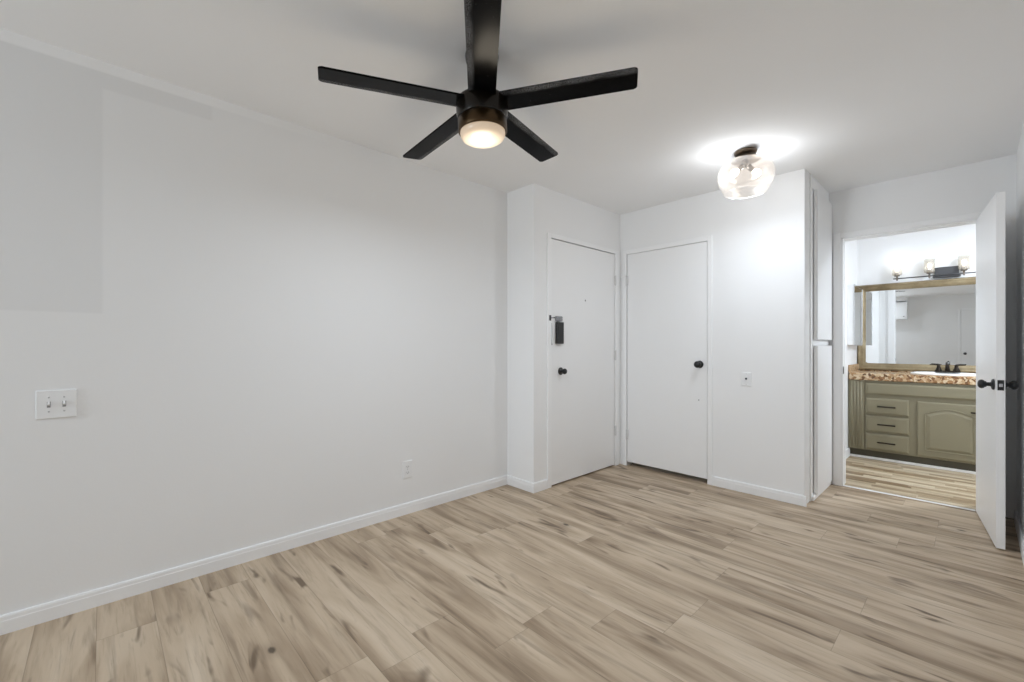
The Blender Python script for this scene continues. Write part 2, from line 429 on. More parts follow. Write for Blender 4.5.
# bathroom walls
bm = bmesh.new(); box(bm, XB2, BX1 + T, BYL, 1.0, 0, CZ)
struct(obj('wall_bathroom_left', bm, M['wall']), 'white bathroom side wall left of the vanity', 'wall')
bm = bmesh.new(); box(bm, BX1, BX1 + T, BYR - T, BYL, 0, CZ)
struct(obj('wall_bathroom_back', bm, M['wall']), 'white bathroom wall behind the vanity mirror', 'wall')
bm = bmesh.new(); box(bm, XB, BX1, BYR - T, BYR, 0, CZ)
struct(obj('wall_bathroom_right', bm, M['wall']), 'white bathroom side wall right of the vanity', 'wall')

# ------------------------------------------------------------------ windows behind the camera
def window(name, horiz, a0, a1, z0, z1, c, label):
    bm = bmesh.new()
    def bx(u0, u1, w0, w1, d0, d1):
        if horiz: box(bm, u0, u1, c + d0, c + d1, w0, w1, 0.004)
        else: box(bm, c + d0, c + d1, u0, u1, w0, w1, 0.004)
    f = 0.045
    bx(a0, a1, z0, z0 + f, 0.02, 0.08); bx(a0, a1, z1 - f, z1, 0.02, 0.08)
    bx(a0, a0 + f, z0 + f, z1 - f, 0.02, 0.08); bx(a1 - f, a1, z0 + f, z1 - f, 0.02, 0.08)
    mid = (a0 + a1) / 2; bx(mid - .025, mid + .025, z0 + f, z1 - f, 0.02, 0.08)
    o = struct(obj(name, bm, M['trim']), label, 'window')
    bm = bmesh.new(); box(bm, *((a0 + f, a1 - f, c + .048, c + .052) if horiz else (c + .048, c + .052, a0 + f, a1 - f)), z0 + f, z1 - f)
    obj('pane', bm, M['pane'], o)
window('window_1', True, wr[0], wr[1], wr[2], wr[3], YRB - T, 'white sliding window in the side wall behind the camera')
window('window_2', False, wb[0], wb[1], wb[2], wb[3], XBK - T, 'white sliding window in the wall behind the camera')

# ------------------------------------------------------------------ baseboards and casings
BH = 0.075
def base_run(name, p0, p1, nrm, h=BH, t=0.013, label=None):
    """moulded baseboard from p0 to p1, nrm = room-side normal (unit, axis aligned)"""
    prof = [(0, 0), (t, 0), (t, h * 0.70), (t * 0.90, h * 0.74), (t * 0.86, h * 0.90), (t * 0.70, h * .98), (t * .6, h), (0, h)]
    bm = bmesh.new(); rings = []
    for p in (p0, p1):
        rings.append([bm.verts.new((p[0] + nrm[0] * a, p[1] + nrm[1] * a, b)) for a, b in prof])
    for i in range(len(prof)):
        j = (i + 1) % len(prof); bm.faces.new((rings[0][i], rings[0][j], rings[1][j], rings[1][i]))
    bm.faces.new(rings[0]); bm.faces.new(rings[1][::-1])
    return struct(obj(name, bm, M['baseboard']), label, 'baseboard')
base_run('baseboard_left', (XBK, YL), (XJ, YL), (0, -1), label='white baseboard along the long left wall')
base_run('baseboard_jog', (XJ, YL - 0.013), (XJ, YE - 0.013), (-1, 0), label='short white baseboard on the wall return left of the entry door')
base_run('baseboard_entry', (XJ, YE), (2.632, YE), (0, -1), label='short white baseboard between the outer corner and entry door casing')
base_run('baseboard_closet', (XC, 1.497), (XC, YK - 0.013), (-1, 0), label='white baseboard right of the closet door')
base_run('baseboard_right', (4.36, YR), (XS, YR), (0, 1), 0.085, 0.014, label='white baseboard on the right wall behind the open door')
base_run('baseboard_bathroom', (XB2, BYL), (5.72, BYL), (0, -1), 0.09, label='white baseboard on the bathroom wall left of the vanity')

def casing(name, horiz, a0, a1, zt, c, n, w, t, label):
    """three-sided door casing on plane c, protruding n*t; outer size a0..a1, top zt, width w=(left,right,top)"""
    bm = bmesh.new()
    def bx(u0, u1, z0, z1):
        d0, d1 = sorted((c, c + n * t))
        if horiz: box(bm, u0, u1, d0, d1, z0, z1, 0.0025)
        else: box(bm, d0, d1, u0, u1, z0, z1, 0.0025)
    bx(a0, a0 + w[0], 0, zt); bx(a1 - w[1], a1, 0, zt); bx(a0 + w[0], a1 - w[1], zt - w[2], zt)
    return struct(obj(name, bm, M['trim']), label, 'door trim')
casing('trim_1', True, 2.634, 3.668, 2.078, YE, -1, (0.046, 0.062, 0.036), 0.012, 'thin white casing around the entry door')
casing('trim_2', False, 1.497, 2.350, 2.078, XC, -1, (0.038, 0.043, 0.042), 0.012, 'thin white casing around the closet door')
casing('trim_3', False, -0.062, 0.812, 2.086, XB, -1, (0.05, 0.055, 0.040), 0.012, 'white casing around the bathroom doorway')
# jambs / stops of the bathroom doorway
bm = bmesh.new()
box(bm, XB - 0.002, XB2 + 0.002, BD[1] - 0.010, BD[1], 0, BD[2], 0.001); box(bm, XB - 0.002, XB2 + 0.002, BD[0], BD[0] + 0.006, 0, BD[2], 0.001)
box(bm, XB - 0.002, XB2 + 0.002, BD[0], BD[1], BD[2] - 0.010, BD[2], 0.001)
box(bm, XB + .045, XB + .08, BD[1] - .013, BD[1] - .009, 0, BD[2] - .01, 0.001); box(bm, XB + .045, XB + .08, BD[0], BD[1], BD[2] - .013, BD[2] - .009, 0.001)
j = struct(obj('trim_4', bm, M['trim']), 'white jamb lining inside the bathroom doorway', 'door jamb')
boxo('strike_plate', (XB + 0.004, XB + 0.032, BD[1] - 0.0125, BD[1] - 0.0095, 0.925, 0.985), M['gunmetal'], j, 0.0008)
bm = bmesh.new(); prism(bm, [(-.011, 0), (.011, 0), (.007, .0055), (-.007, .0055)], BD[0] + .01, BD[1] - .01, Matrix.Translation((XB + .02, 0, .0)) @ Matrix.Rotation(math.radians(90), 4, 'X') @ Matrix.Scale(-1, 4, (0, 0, 1)))
struct(obj('trim_5', bm, M['plate']), 'thin pale threshold strip across the bathroom doorway', 'threshold')
# casing on the bathroom side
casing('trim_6', False, -0.062, 0.812, 2.086, XB2, 1, (0.05, 0.055, 0.040), 0.014, 'white casing on the bathroom side of the doorway')

# ------------------------------------------------------------------ doors
def hinge(parent, x, y, z, axis, h=0.09):
    bm = bmesh.new()
    lathe(bm, [(0, -h / 2 - .004), (.004, -h / 2 - .003), (.0062, -h / 2), (.0062, -h / 6), (.0055, -h / 6 + .001), (.0062, -h / 6 + .002), (.0062, h / 6), (.0055, h / 6 + .001), (.0062, h / 6 + .002), (.0062, h / 2), (.004, h / 2 + .003), (0, h / 2 + .004)], 16)
    if axis == 'x': box(bm, -.020, .020, 0.002, .0045, -h / 2, h / 2, .0005)
    else: box(bm, 0.002, .0045, -.020, .020, -h / 2, h / 2, .0005)
    o = obj('hinge', bm, M['hinge'], parent, (x, y, z)); o['label'] = 'worn painted hinge'
    return o
def knob(parent, loc, d, name='knob', mat=None, ball=0.027, neck=0.045):
    bm = bmesh.new(); A = AX(d)
    lathe(bm, [(0, 0), (.031, 0), (.032, .004), (.028, .009), (.014, .012), (.0115, .016), (.0115, neck - .012), (.017, neck - .008), (ball * .70, neck - .003), (ball * .93, neck + .002), (ball, neck + .009), (ball * .96, neck + .015), (ball * .80, neck + .021), (ball * .45, neck + .025), (0, neck + .026)], 32, A)
    o = obj(name, bm, mat or M['black'], parent, loc); o['label'] = 'black round knob with rosette'
    return o
# door_1: entry door, leaf slightly recessed in its casing
bm = bmesh.new(); box(bm, 2.683, 3.602, YE - 0.004, YE + 0.040, 0.012, 2.036, 0.002)
d1 = struct(obj('door_1', bm, M['door']), 'plain white entry door with black knob and black lock box', 'door')
knob(d1, (2.800, YE - 0.004, 0.945), (0, -1, 0), ball=.024, neck=.036)
bm = bmesh.new(); lathe(bm, [(0, 0), (.008, 0), (.008, .002), (.005, .003), (.004, .0015), (0, .0015)], 20, AX((0, -1, 0)))
o = obj('peephole', bm, M['greymetal'], d1, (3.14, YE - .004, 1.56))
bm = bmesh.new(); box(bm, -.039, .039, -.030, 0, -.090, .090, .005, 3); box(bm, -.033, .033, -.032, -.029, -.080, .05, .001)
o = obj('lock_box', bm, M['black'], d1, (2.772, YE - .004, 1.264)); o['label'] = 'black rectangular lock housing'
bm = bmesh.new()
box(bm, -.038, .038, -.014, 0, -.020, .020, .002); box(bm, -.036, .036, -.018, -.013, .004, .012, .001); box(bm, -.036, .036, -.018, -.013, -.012, -.004, .001)
o = obj('latch_plate', bm, M['greymetal'], d1, (2.772, YE - .004, 1.383)); o['label'] = 'grey metal latch plate above the lock box'
bm = bmesh.new()
box(bm, -.009, .009, -.006, 0, -.022, .022, .001); tube(bm, [(0, -.004, 0), (.004, -.02, 0), (.022, -.026, 0)], .0035, 10); lathe(bm, [(0, 0), (.006, .001), (.007, .006), (.004, .011), (0, .012)], 14, Matrix.Translation((.022, -.026, -.004)))
o = obj('catch', bm, M['gunmetal'], d1, (2.660, YE - .012, 1.385)); o['label'] = 'small dark swing catch on the casing'
bm = bmesh.new(); box(bm, -.003, .003, -.003, 0, -.10, .07, .001); box(bm, -.005, .005, -.006, 0, -.112, -.098, .001)
o = obj('guard_strip', bm, M['steel'], d1, (2.680, YE - .012, 1.275)); o['label'] = 'thin metal strip at the latch edge'
for z in (1.785, 1.065, 0.34): hinge(d1, 3.606, YE - 0.013, z, 'x')
# door_2: closet door, raised above the floor so a dark gap shows
bm = bmesh.new(); box(bm, XC - 0.004, XC + 0.034, 1.540, 2.302, 0.040, 2.034, 0.002)
d2 = struct(obj('door_2', bm, M['door']), 'plain white closet door with black knob, dark gap below', 'door')
knob(d2, (XC - 0.004, 1.600, 1.000), (-1, 0, 0), ball=.029, neck=.04)
bm = bmesh.new(); lathe(bm, [(0, 0), (.0045, 0), (.004, .002), (0, .0025)], 14, AX((-1, 0, 0)))
o = obj('screw', bm, M['gunmetal'], d2, (XC - .004, 1.609, .696))
hinge(d2, XC - 0.013, 2.307, 1.785, 'y'); hinge(d2, XC - 0.013, 2.307, 0.30, 'y')
bm = bmesh.new(); tube(bm, [(-.006, 0, .045), (-.012, .004, .05), (-.03, .03, .032)], .004, 10); lathe(bm, [(0, 0), (.007, .001), (.007, .010), (0, .011)], 14, Matrix.Translation((-.03, .03, .032)) @ AX((-.6, .7, -.2)))
o = obj('hinge_stop', bm, M['trim'], d2, (XC - .013, 2.307, 1.785)); o['label'] = 'small painted arm on the top hinge pin'
# door_3: bathroom door leaf, swung open into the room
hx, hy = 4.422, -0.004
nx, ny = 3.704, -0.082                     # near bottom corner of the visible face
L3 = math.hypot(nx - hx, ny - hy); ang = math.atan2(ny - hy, nx - hx)
bm = bmesh.new(); box(bm, 0, L3, 0, 0.036, 0.010, 2.030, 0.0015)
d3 = struct(obj('door_3', bm, M['door'], None, (hx, hy, 0)), 'open white bathroom door seen nearly edge on, black knobs', 'door')
d3.rotation_euler = (0, 0, ang)
# local +y of the leaf points to the right wall side (ang ~ 186 deg => +y is -Y world)
kx = L3 - 0.062
knob(d3, (kx, 0.0, 0.936), (0, -1, 0), ball=.026, neck=.040)
knob(d3, (kx, 0.036, 0.936), (0, 1, 0), ball=.026, neck=.032)
bm = bmesh.new(); box(bm, -.0005, .0022, -.0125, .0125, -.029, .029, .0008)
lp = obj('latch_plate', bm, M['black'], d3, (L3, .018, .936)); lp['label'] = 'black latch faceplate on the door edge'
bm = bmesh.new(); box(bm, 0, .010, -.0075, .0075, -.009, .009, .002)
o = obj('latch_bolt', bm, M['steel'], lp, (.001, 0, 0)); o['label'] = 'silver latch bolt'
for z in (0.22, 1.02, 1.80): hinge(d3, 0.0, 0.043, z, 'x')

# built-in cabinet doors on the short wall
def flat_cab(name, dims, label):
    bm = bmesh.new(); box(bm, *dims, 0.003)
    o = struct(obj(name, bm, M['door']), label, 'cabinet door')
    return o
t = thing('tall_cabinet', 'tall white built in cabinet with two flat doors beside the bathroom doorway', 'cabinet', (XC, YK, 0))
bm = bmesh.new()
box(bm, 0.145, 0.180, -.008, -.0005, 0, CZ - .001, .001); box(bm, 0.180, 0.745, -.006, -.0005, 0.0, 0.035, .001)
box(bm, 0.180, 0.745, -.006, -.0005, 1.165, 1.198, .001); box(bm, 0.180, 0.745, -.006, -.0005, 2.345, CZ - .001, .001)
box(bm, 0.728, 0.745, -.006, -.0005, 0.035, 2.345, .001)
obj('face_frame', bm, M['trim'], t)
boxo('door', (0.245, 0.728, -.030, -.004, 1.205, 2.340), M['door'], t, 0.003)
boxo('door', (0.245, 0.728, -.030, -.004, 0.036, 1.158), M['door'], t, 0.003)
boxo('toe_strip', (0.16, 0.745, -.022, -.004, 0.001, 0.030), M['trim'], t, 0.003)

# ------------------------------------------------------------------ wall plates
def plate(parent, w, h, d, mat=None):
    bm = bmesh.new(); box(bm, -w / 2, w / 2, -d, 0, -h / 2, h / 2, min(.003, d * .45), 3)
    return obj('plate', bm, mat or M['plate'], parent)
def screws(parent, pts, d=0.006):
    for x, z in pts:
        bm = bmesh.new(); lathe(bm, [(0, 0), (.0032, 0), (.0030, .001), (0, .0014)], 14, AX((0, -1, 0)))
        obj('screw', bm, M['steel'], parent, (x, -d, z))
t = thing('light_switch', 'double toggle light switch plate on the left wall', 'light switch', (-0.139, YL, 0.912))
plate(t, 0.122, 0.120, 0.007); screws(t, [(-.023, .030), (.023, .030), (-.023, -.030), (.023, -.030)], .007)
for sx in (-.023, .023):
    bm = bmesh.new(); box(bm, -.0055, .0055, -.0082, -.0065, -.0125, .0125, .0006)
    sl = obj('toggle_slot', bm, M['greymetal'], t, (sx, 0, 0))
    bm = bmesh.new(); prism(bm, [(-.004, -.005), (.004, -.005), (.003, .010), (-.003, .010)], 0, .012, AX((0, -.82, .57)))
    o = obj('toggle', bm, M['plate'], t, (sx, -.007, -.001))
t = thing('wall_outlet', 'white duplex power outlet low on the left wall', 'outlet', (1.538, YL, 0.305))
plate(t, 0.072, 0.120, 0.006); screws(t, [(0, 0)])
for dz in (.020, -.020):
    bm = bmesh.new(); prism(bm, rrect(-.0165, .0165, -.0135, .0135, .006), 0, .0015, Matrix.Translation((0, -.006, 0)) @ Matrix.Rotation(math.radians(90), 4, 'X'))
    rc = obj('receptacle', bm, M['plate'], t, (0, 0, dz))
    bm = bmesh.new(); box(bm, -.0080, -.0055, -.0082, -.007, -.003, .006); box(bm, .0055, .0080, -.0082, -.007, -.003, .005); box(bm, -.002, .002, -.0082, -.007, -.010, -.006)
    obj('slots', bm, M['slot'], rc)
t = thing('cable_wall_plate', 'small white cable jack plate on the wall right of the closet door', 'wall plate', (XC, 1.235, 0.895), math.radians(-90))
plate(t, 0.072, 0.108, 0.006); screws(t, [(0, .042), (0, -.042)])
bm = bmesh.new(); lathe(bm, [(0, 0), (.008, 0), (.008, .003), (.0055, .0035), (.0055, .010), (.003, .0105), (0, .009)], 18, AX((0, -1, 0)))
obj('jack', bm, M['gunmetal'], t, (0, -.006, .004))

# ------------------------------------------------------------------ ceiling fan
FX, FY = 1.220, 1.489
fan = thing('ceiling_fan', 'black five blade ceiling fan with a round warm light', 'ceiling fan', (FX, FY, CZ))
bm = bmesh.new(); lathe(bm, [(0, 0), (.073, 0), (.074, -.006), (.070, -.030), (.050, -.046), (.022, -.050), (0, -.050)], 48)
obj('canopy', bm, M['fanblack'], fan)
bm = bmesh.new(); lathe(bm, [(0, -.045), (.013, -.045), (.013, -.160), (0, -.160)], 24)
obj('downrod', bm, M['fanblack'], fan)
TILT = Matrix.Translation((0, 0, -.218)) @ Matrix.Rotation(-.0293, 4, 'X') @ Matrix.Rotation(-.0176, 4, 'Y') @ Matrix.Translation((0, 0, .218))
def fanpart(name, prof, mat, seg=64):
    bm = bmesh.new(); lathe(bm, prof, seg); o = obj(name, bm, mat, fan); o.matrix_local = TILT; return o
fanpart('motor_housing', [(0, -.150), (.030, -.150), (.042, -.160), (.046, -.196), (.090, -.199), (.108, -.202), (.113, -.210), (.114, -.225), (.113, -.262), (.109, -.282), (.1075, -.287), (0, -.287)], M['fanblack'])
fanpart('light_ring', [(0, -.2875), (.104, -.2875), (.1075, -.290), (.1075, -.338), (.105, -.343), (.100, -.343), (.099, -.337), (0, -.337)], M['fanring'])
M['fanlens'] = emit('fan_light_opal', (1.0, 0.74, 0.50, 1), 0.62, (0.30, 0.28, 0.25, 1))
nt = M['fanlens'].node_tree; n = N(nt); x, y, z = n.xyz()
rr = n.m('SQRT', n.m('ADD', n.m('MULTIPLY', x, x), n.m('MULTIPLY', y, y)))
n.link(n.rng(rr, 0.10, 0.02, 0.36, 0.85), nt.nodes['Principled BSDF'].inputs['Emission Strength'])
fanpart('lens', [(0.0, -.338), (.0975, -.338), (.0990, -.346), (.0975, -.356), (.092, -.367), (.082, -.374), (.062, -.379), (.035, -.3815), (0, -.382)], M['fanlens'])
fl = area_light('fan_light', (0, 0, -0.395), (0, 0, 0), 0.17, 0.17, P_FAN, LAMP); fl.data.shape = 'DISK'; fl.parent = fan
point_light('fan_lens_glow', (0, 0, -0.47), 2.1, 0.08, (1.0, 0.88, 0.70), fan)
TH0 = 2.774
bm = bmesh.new()
out = rrect(0.085, 0.660, -0.058, 0.058, 0.014)
prism(bm, out, -0.004, 0.004)
bmesh.ops.bevel(bm, geom=[e for e in bm.edges if abs(e.verts[0].co.z - e.verts[1].co.z) < 1e-6], offset=0.0015, segments=2, affect='EDGES')
bl0 = obj('blade', bm, M['blade'], fan)
for k in range(5):
    b_ = bl0 if k == 0 else bl0.copy()
    if k: C.objects.link(b_); b_.parent = fan
    # pitched about the blade's own axis, +tangential side lowered
    b_.matrix_local = TILT @ Matrix.Translation((0, 0, -.218)) @ Matrix.Rotation(TH0 + k * 2 * math.pi / 5, 4, 'Z') @ Matrix.Rotation(math.radians(-7.5), 4, 'X')

# ------------------------------------------------------------------ semi-flush glass ceiling light
LX, LY = 3.088, 1.036
cl = thing('ceiling_light', 'small semi flush ceiling light with a wide clear glass bowl', 'ceiling light', (LX, LY, CZ))
bm = bmesh.new(); lathe(bm, [(0, 0), (.066, 0), (.068, -.004), (.066, -.018), (.055, -.024), (.018, -.026), (0, -.026)], 48)
obj('canopy', bm, M['lampbronze'], cl)
for a in (20, 140, 260):
    bm = bmesh.new(); x, y = .026 * math.cos(math.radians(a)), .026 * math.sin(math.radians(a)); tube(bm, [(x, y, -.022), (x, y, -.056)], .0045, 10)
    obj('stem', bm, M['lampbronze'], cl)
bm = bmesh.new(); lathe(bm, [(0, -.054), (.085, -.054), (.088, -.056), (.088, -.060), (.084, -.062), (0, -.062)], 48)
obj('glass_holder', bm, M['lampbronze'], cl)
prof = [(.084, -.060), (.100, -.062), (.125, -.072), (.148, -.092), (.163, -.118), (.170, -.148), (.168, -.180), (.158, -.212), (.142, -.242), (.132, -.262), (.128, -.272)]
inner = [(r - .003, z) for r, z in prof[::-1]]
bm = bmesh.new(); lathe(bm, prof + [(.1265, -.274)] + inner, 72)
obj('glass_shade', bm, M['shadeglass'], cl)
hub = bmesh.new(); lathe(hub, [(0, -.060), (.020, -.060), (.024, -.070), (.024, -.090), (.016, -.102), (0, -.105)], 32)
hubo = obj('socket_hub', hub, M['nickel'], cl)
M['bulb'] = emit('warm_bulb', (1.0, 0.88, 0.72, 1), 6.0)
rv = math.atan2(-0.685, 0.728)            # bulbs splay left and right of the hub
bd = area_light('bowl_light', (0, 0, -.262), (0, 0, 0), .20, .20, P_BOWL, LAMP); bd.data.shape = 'DISK'; bd.parent = cl
for a in (rv, rv + math.radians(180)):
    d = Vector((math.cos(a) * .8, math.sin(a) * .8, -.62)).normalized()
    A = Matrix.Translation((0, 0, -.085)) @ AX(d)
    bm = bmesh.new(); lathe(bm, [(0, .012), (.012, .012), (.0175, .018), (.0175, .062), (.015, .064), (0, .064)], 24, A)
    so = obj('socket', bm, M['nickel'], cl)
    bm = bmesh.new(); lathe(bm, [(0, .060), (.012, .061), (.014, .068), (.022, .080), (.026, .094), (.022, .108), (.012, .116), (0, .118)], 24, A)
    bo = obj('bulb', bm, M['bulb'], so)
    point_light('bulb_light', tuple(A @ Vector((0, 0, .150))), P_BULB, 0.04, LAMP, cl)

# ------------------------------------------------------------------ bathroom vanity
VX = 5.68; VY0, VY1 = -0.570, 0.885
van = thing('bathroom_vanity', 'grey green painted bathroom vanity with arched door and drawers', 'vanity cabinet', (VX, 0.19, 0))
def ly(y): return y - 0.19
def front_panel(bm, y0, y1, z0, z1, t=0.020, slope=0.014, lip=0.006):
    """raised slab with sloped border; front faces -X"""
    a = [(0, y0, z0), (0, y1, z0), (0, y1, z1), (0, y0, z1)]
    b = [(-t + lip, y, z) for _, y, z in a]
    s = slope
    c = [(-t, y0 + s, z0 + s), (-t, y1 - s, z0 + s), (-t, y1 - s, z1 - s), (-t, y0 + s, z1 - s)]
    R = [[bm.verts.new(p) for p in q] for q in (a, b, c)]
    for P, Q in zip(R, R[1:]):
        for i in range(4):
            k = (i + 1) % 4; bm.faces.new((P[i], P[k], Q[k], Q[i]))
    bm.faces.new(R[2]); bm.faces.new(R[0][::-1])
bm = bmesh.new()
box(bm, 0.0, BX1 - VX - .002, ly(VY0), ly(BYL) - .004, 0.095, 0.806, .002)
obj('carcass', bm, M['vanity'], van)
boxo('toe_kick', (0.03, BX1 - VX - .002, ly(VY0) + .01, ly(VY1) + .02, 0.006, 0.095), M['toekick'], van)
boxo('quarter_round', (0.012, 0.030, ly(VY0) + .01, ly(VY1) + .02, 0.005, 0.028), M['trim'], van, 0.004)
# fluted pilasters at both ends
for (p0, p1) in ((0.775, 0.904), (-0.568, -0.460)):
    bm = bmesh.new(); box(bm, -.012, 0.0, ly(p0), ly(p1), 0.10, 0.804, .002)
    nfl = 4; w = (p1 - p0) / (nfl + 1)
    for i in range(nfl):
        yc = ly(p0 + w * (i + 1)); tube(bm, [(-.011, yc, 0.115), (-.011, yc, 0.79)], .0075, 12)
    obj('pilaster', bm, M['vanity'], van)
bm = bmesh.new(); front_panel(bm, ly(-0.450), ly(0.763), 0.668, 0.778); obj('false_front', bm, M['vanity'], van)
def pull(parent, y, z, vertical=False, ln=0.136):
    bm = bmesh.new(); h = ln / 2
    if vertical: tube(bm, [(-.030, y, z - h), (-.030, y, z + h)], .0065, 12); posts = [(y, z - h * .7), (y, z + h * .7)]
    else: tube(bm, [(-.030, y - h, z), (-.030, y + h, z)], .0070, 12); posts = [(y - h * .7, z), (y + h * .7, z)]
    m_ = bm
    for a, b in posts: tube(bm, [(0.0, a, b), (-.030, a, b)], .0045, 10)
    return obj('handle', bm, M['bronze'], parent, (-.0185, 0, 0))
for (a, b) in ((0.437, 0.763), (-0.445, -0.119)):
    for z0, z1 in ((0.474, 0.628), (0.293, 0.450), (0.113, 0.272)):
        bm = bmesh.new(); front_panel(bm, ly(a), ly(b), z0, z1)
        dr = obj('drawer', bm, M['vanity'], van)
        pull(dr, ly((a + b) / 2), (z0 + z1) / 2)
# arched cathedral door
def arch_outline(y0, y1, z0, zs, rise, k=14):
    pts = [(y0, z0), (y1, z0)]
    for i in range(k + 1):
        u = i / k; y = y1 + (y0 - y1) * u; s = math.sin(math.pi * u)
        pts.append((y, zs + rise * s ** 1.15))
    return pts
da, db, dz0, dz1 = -0.052, 0.377, 0.113, 0.625
bm = bmesh.new()
front_panel(bm, ly(da), ly(db), dz0, dz1, 0.020, 0.008, 0.004)
dd = obj('door', bm, M['vanity'], van)
# raised arched field with a sunk groove around it
bm = bmesh.new()
o1 = arch_outline(ly(da) + .050, ly(db) - .050, dz0 + .055, dz1 - .105, .050)
def inset(pts, d):
    ym = (min(p[0] for p in pts) + max(p[0] for p in pts)) / 2; zm = (min(p[1] for p in pts) + max(p[1] for p in pts)) / 2
    hw = max(p[0] for p in pts) - ym; hh = max(p[1] for p in pts) - zm
    return [(ym + (p[0] - ym) * (hw - d) / hw, zm + (p[1] - zm) * (hh - d) / hh) for p in pts]
loops = [(o1, -.0195), (o1, -.0265), (inset(o1, .004), -.0275), (inset(o1, .008), -.0265), (inset(o1, .009), -.0205), (inset(o1, .013), -.0205), (inset(o1, .036), -.0275)]
R = [[bm.verts.new((x, y, z)) for y, z in pts] for pts, x in loops]
for P, Q in zip(R, R[1:]):
    for i in range(len(P)):
        k = (i + 1) % len(P); bm.faces.new((P[i], P[k], Q[k], Q[i]))
bm.faces.new(R[-1])
obj('arched_panel', bm, M['vanity'], dd)
pull(dd, ly(da) + .028, 0.560, False, 0.10)
# counter with integral splash
ct = thing('vanity_countertop', 'mottled brown laminate countertop on the grey green vanity', 'countertop', (VX, 0.19, 0.806))
bm = bmesh.new(); box(bm, -.024, BX1 - VX - .001, ly(VY0) - .02, ly(BYL) - .008, 0.0, 0.070, .008, 3)
obj('edge_slab', bm, M['counter'], ct)
bm = bmesh.new(); box(bm, -.018, BX1 - VX - .003, ly(VY0) - .01, ly(BYL) - .012, 0.0702, 0.0722, .0006)
obj('top_sheet', bm, M['countertop'], ct)
boxo('side_splash', (-.005, BX1 - VX - .034, ly(BYL) - .022, ly(BYL) - .003, 0.0722, 0.150), M['countertop'], ct, 0.002)
boxo('back_splash', (BX1 - VX - .018, BX1 - VX - .003, ly(VY0), ly(BYL) - .023, 0.0722, 0.084), M['counter'], ct, 0.002)
# basin
sk = thing('sink', 'white oval drop in sink in the brown countertop', 'sink', (VX + 0.223, 0.19, 0.8792))
bm = bmesh.new()
prof = [(0, 0), (1.0, 0.0), (1.0, .008), (.985, .014), (.95, .017), (.90, .014), (.88, .006), (.86, .0030), (0.80, .0022), (0, .0020)]
lathe(bm, prof, 56)
for v in bm.verts: v.co.x *= 0.205; v.co.y *= 0.255
obj('basin', bm, M['porcelain'], sk)
# rear deck of the sink carries the faucet
fc = thing('faucet', 'dark bronze centerset faucet with two lever handles on the sink', 'faucet', (BX1 - 0.118, 0.186, 0.8965))
fc.scale = (1.04, 1.04, 1.0)
bm = bmesh.new(); prism(bm, rrect(-.026, .026, -.088, .088, .024, 8), 0, .014); obj('deck_plate', bm, M['bronze'], fc)
for s in (-1, 1):
    bm = bmesh.new(); lathe(bm, [(0, .013), (.024, .013), (.025, .018), (.016, .040), (.012, .055), (.014, .062), (.011, .070), (0, .072)], 28)
    h = obj('handle', bm, M['bronze'], fc, (0, s * .060, 0))
    bm = bmesh.new(); tube(bm, [(0, 0, .066), (-.004, s * .018, .070), (-.006, s * .062, .072)], [.006, .0055, .0045], 10)
    obj('lever', bm, M['bronze'], h)
bm = bmesh.new()
tube(bm, [(0, 0, .012), (0, 0, .045), (-.012, 0, .075), (-.045, 0, .090), (-.085, 0, .080), (-.105, 0, .060)], [.020, .016, .014, .013, .011, .011], 16)
obj('spout', bm, M['bronze'], fc)
bm = bmesh.new(); tube(bm, [(.018, 0, .014), (.018, 0, .095)], .003, 8); lathe(bm, [(0, 0), (.005, .001), (.006, .006), (.003, .011), (0, .012)], 12, Matrix.Translation((.018, 0, .093)))
obj('lift_rod', bm, M['bronze'], fc)

# ------------------------------------------------------------------ big framed mirror
mr = thing('framed_mirror', 'large mirror in a champagne bronze frame above the vanity', 'mirror', (BX1, 0.19, 0.892))
HW = 0.715; MH = 0.936; fw = 0.072
def frame_sweep(hw, h, prof):
    """mitred rectangular frame; prof = (inset from outer edge, protrusion toward -X)"""
    bm = bmesh.new(); R = []
    for a, b in prof:
        R.append([bm.verts.new((-b, y, z)) for y, z in ((-hw + a, a), (hw - a, a), (hw - a, h - a), (-hw + a, h - a))])
    n_ = len(R)
    for q in range(n_):
        P, Q = R[q], R[(q + 1) % n_]
        for i in range(4):
            k = (i + 1) % 4; bm.faces.new((P[i], P[k], Q[k], Q[i]))
    return bm
bm = frame_sweep(HW, MH, [(0, .001), (0, .022), (.006, .030), (.018, .030), (.026, .024), (.050, .020), (.060, .014), (.068, .012), (fw, .007), (fw, .001)])
obj('frame', bm, M['frame'], mr)
boxo('mirror_glass', (-.006, -.001, -HW + fw - .01, HW - fw + .01, fw - .01, MH - fw + .01), M['mirror'], mr)

# medicine cabinet on the side wall
mc = thing('medicine_cabinet', 'slim mirrored medicine cabinet on the bathroom side wall left of the mirror', 'medicine cabinet', (5.80, BYL, 1.165))
boxo('body', (-.17, .30, -.055, -.001, 0, .62), M['trim'], mc, .002)
bm = bmesh.new()
for d in ((-.175, .305, -.062, -.055, -.006, .012), (-.175, .305, -.062, -.055, .608, .626), (-.175, -.158, -.062, -.055, .012, .608), (.288, .305, -.062, -.055, .012, .608)): box(bm, *d, .0015)
obj('door_frame', bm, M['chrome'], mc)
boxo('mirror_door', (-.158, .288, -.0595, -.056, .012, .608), M['mirror'], mc)

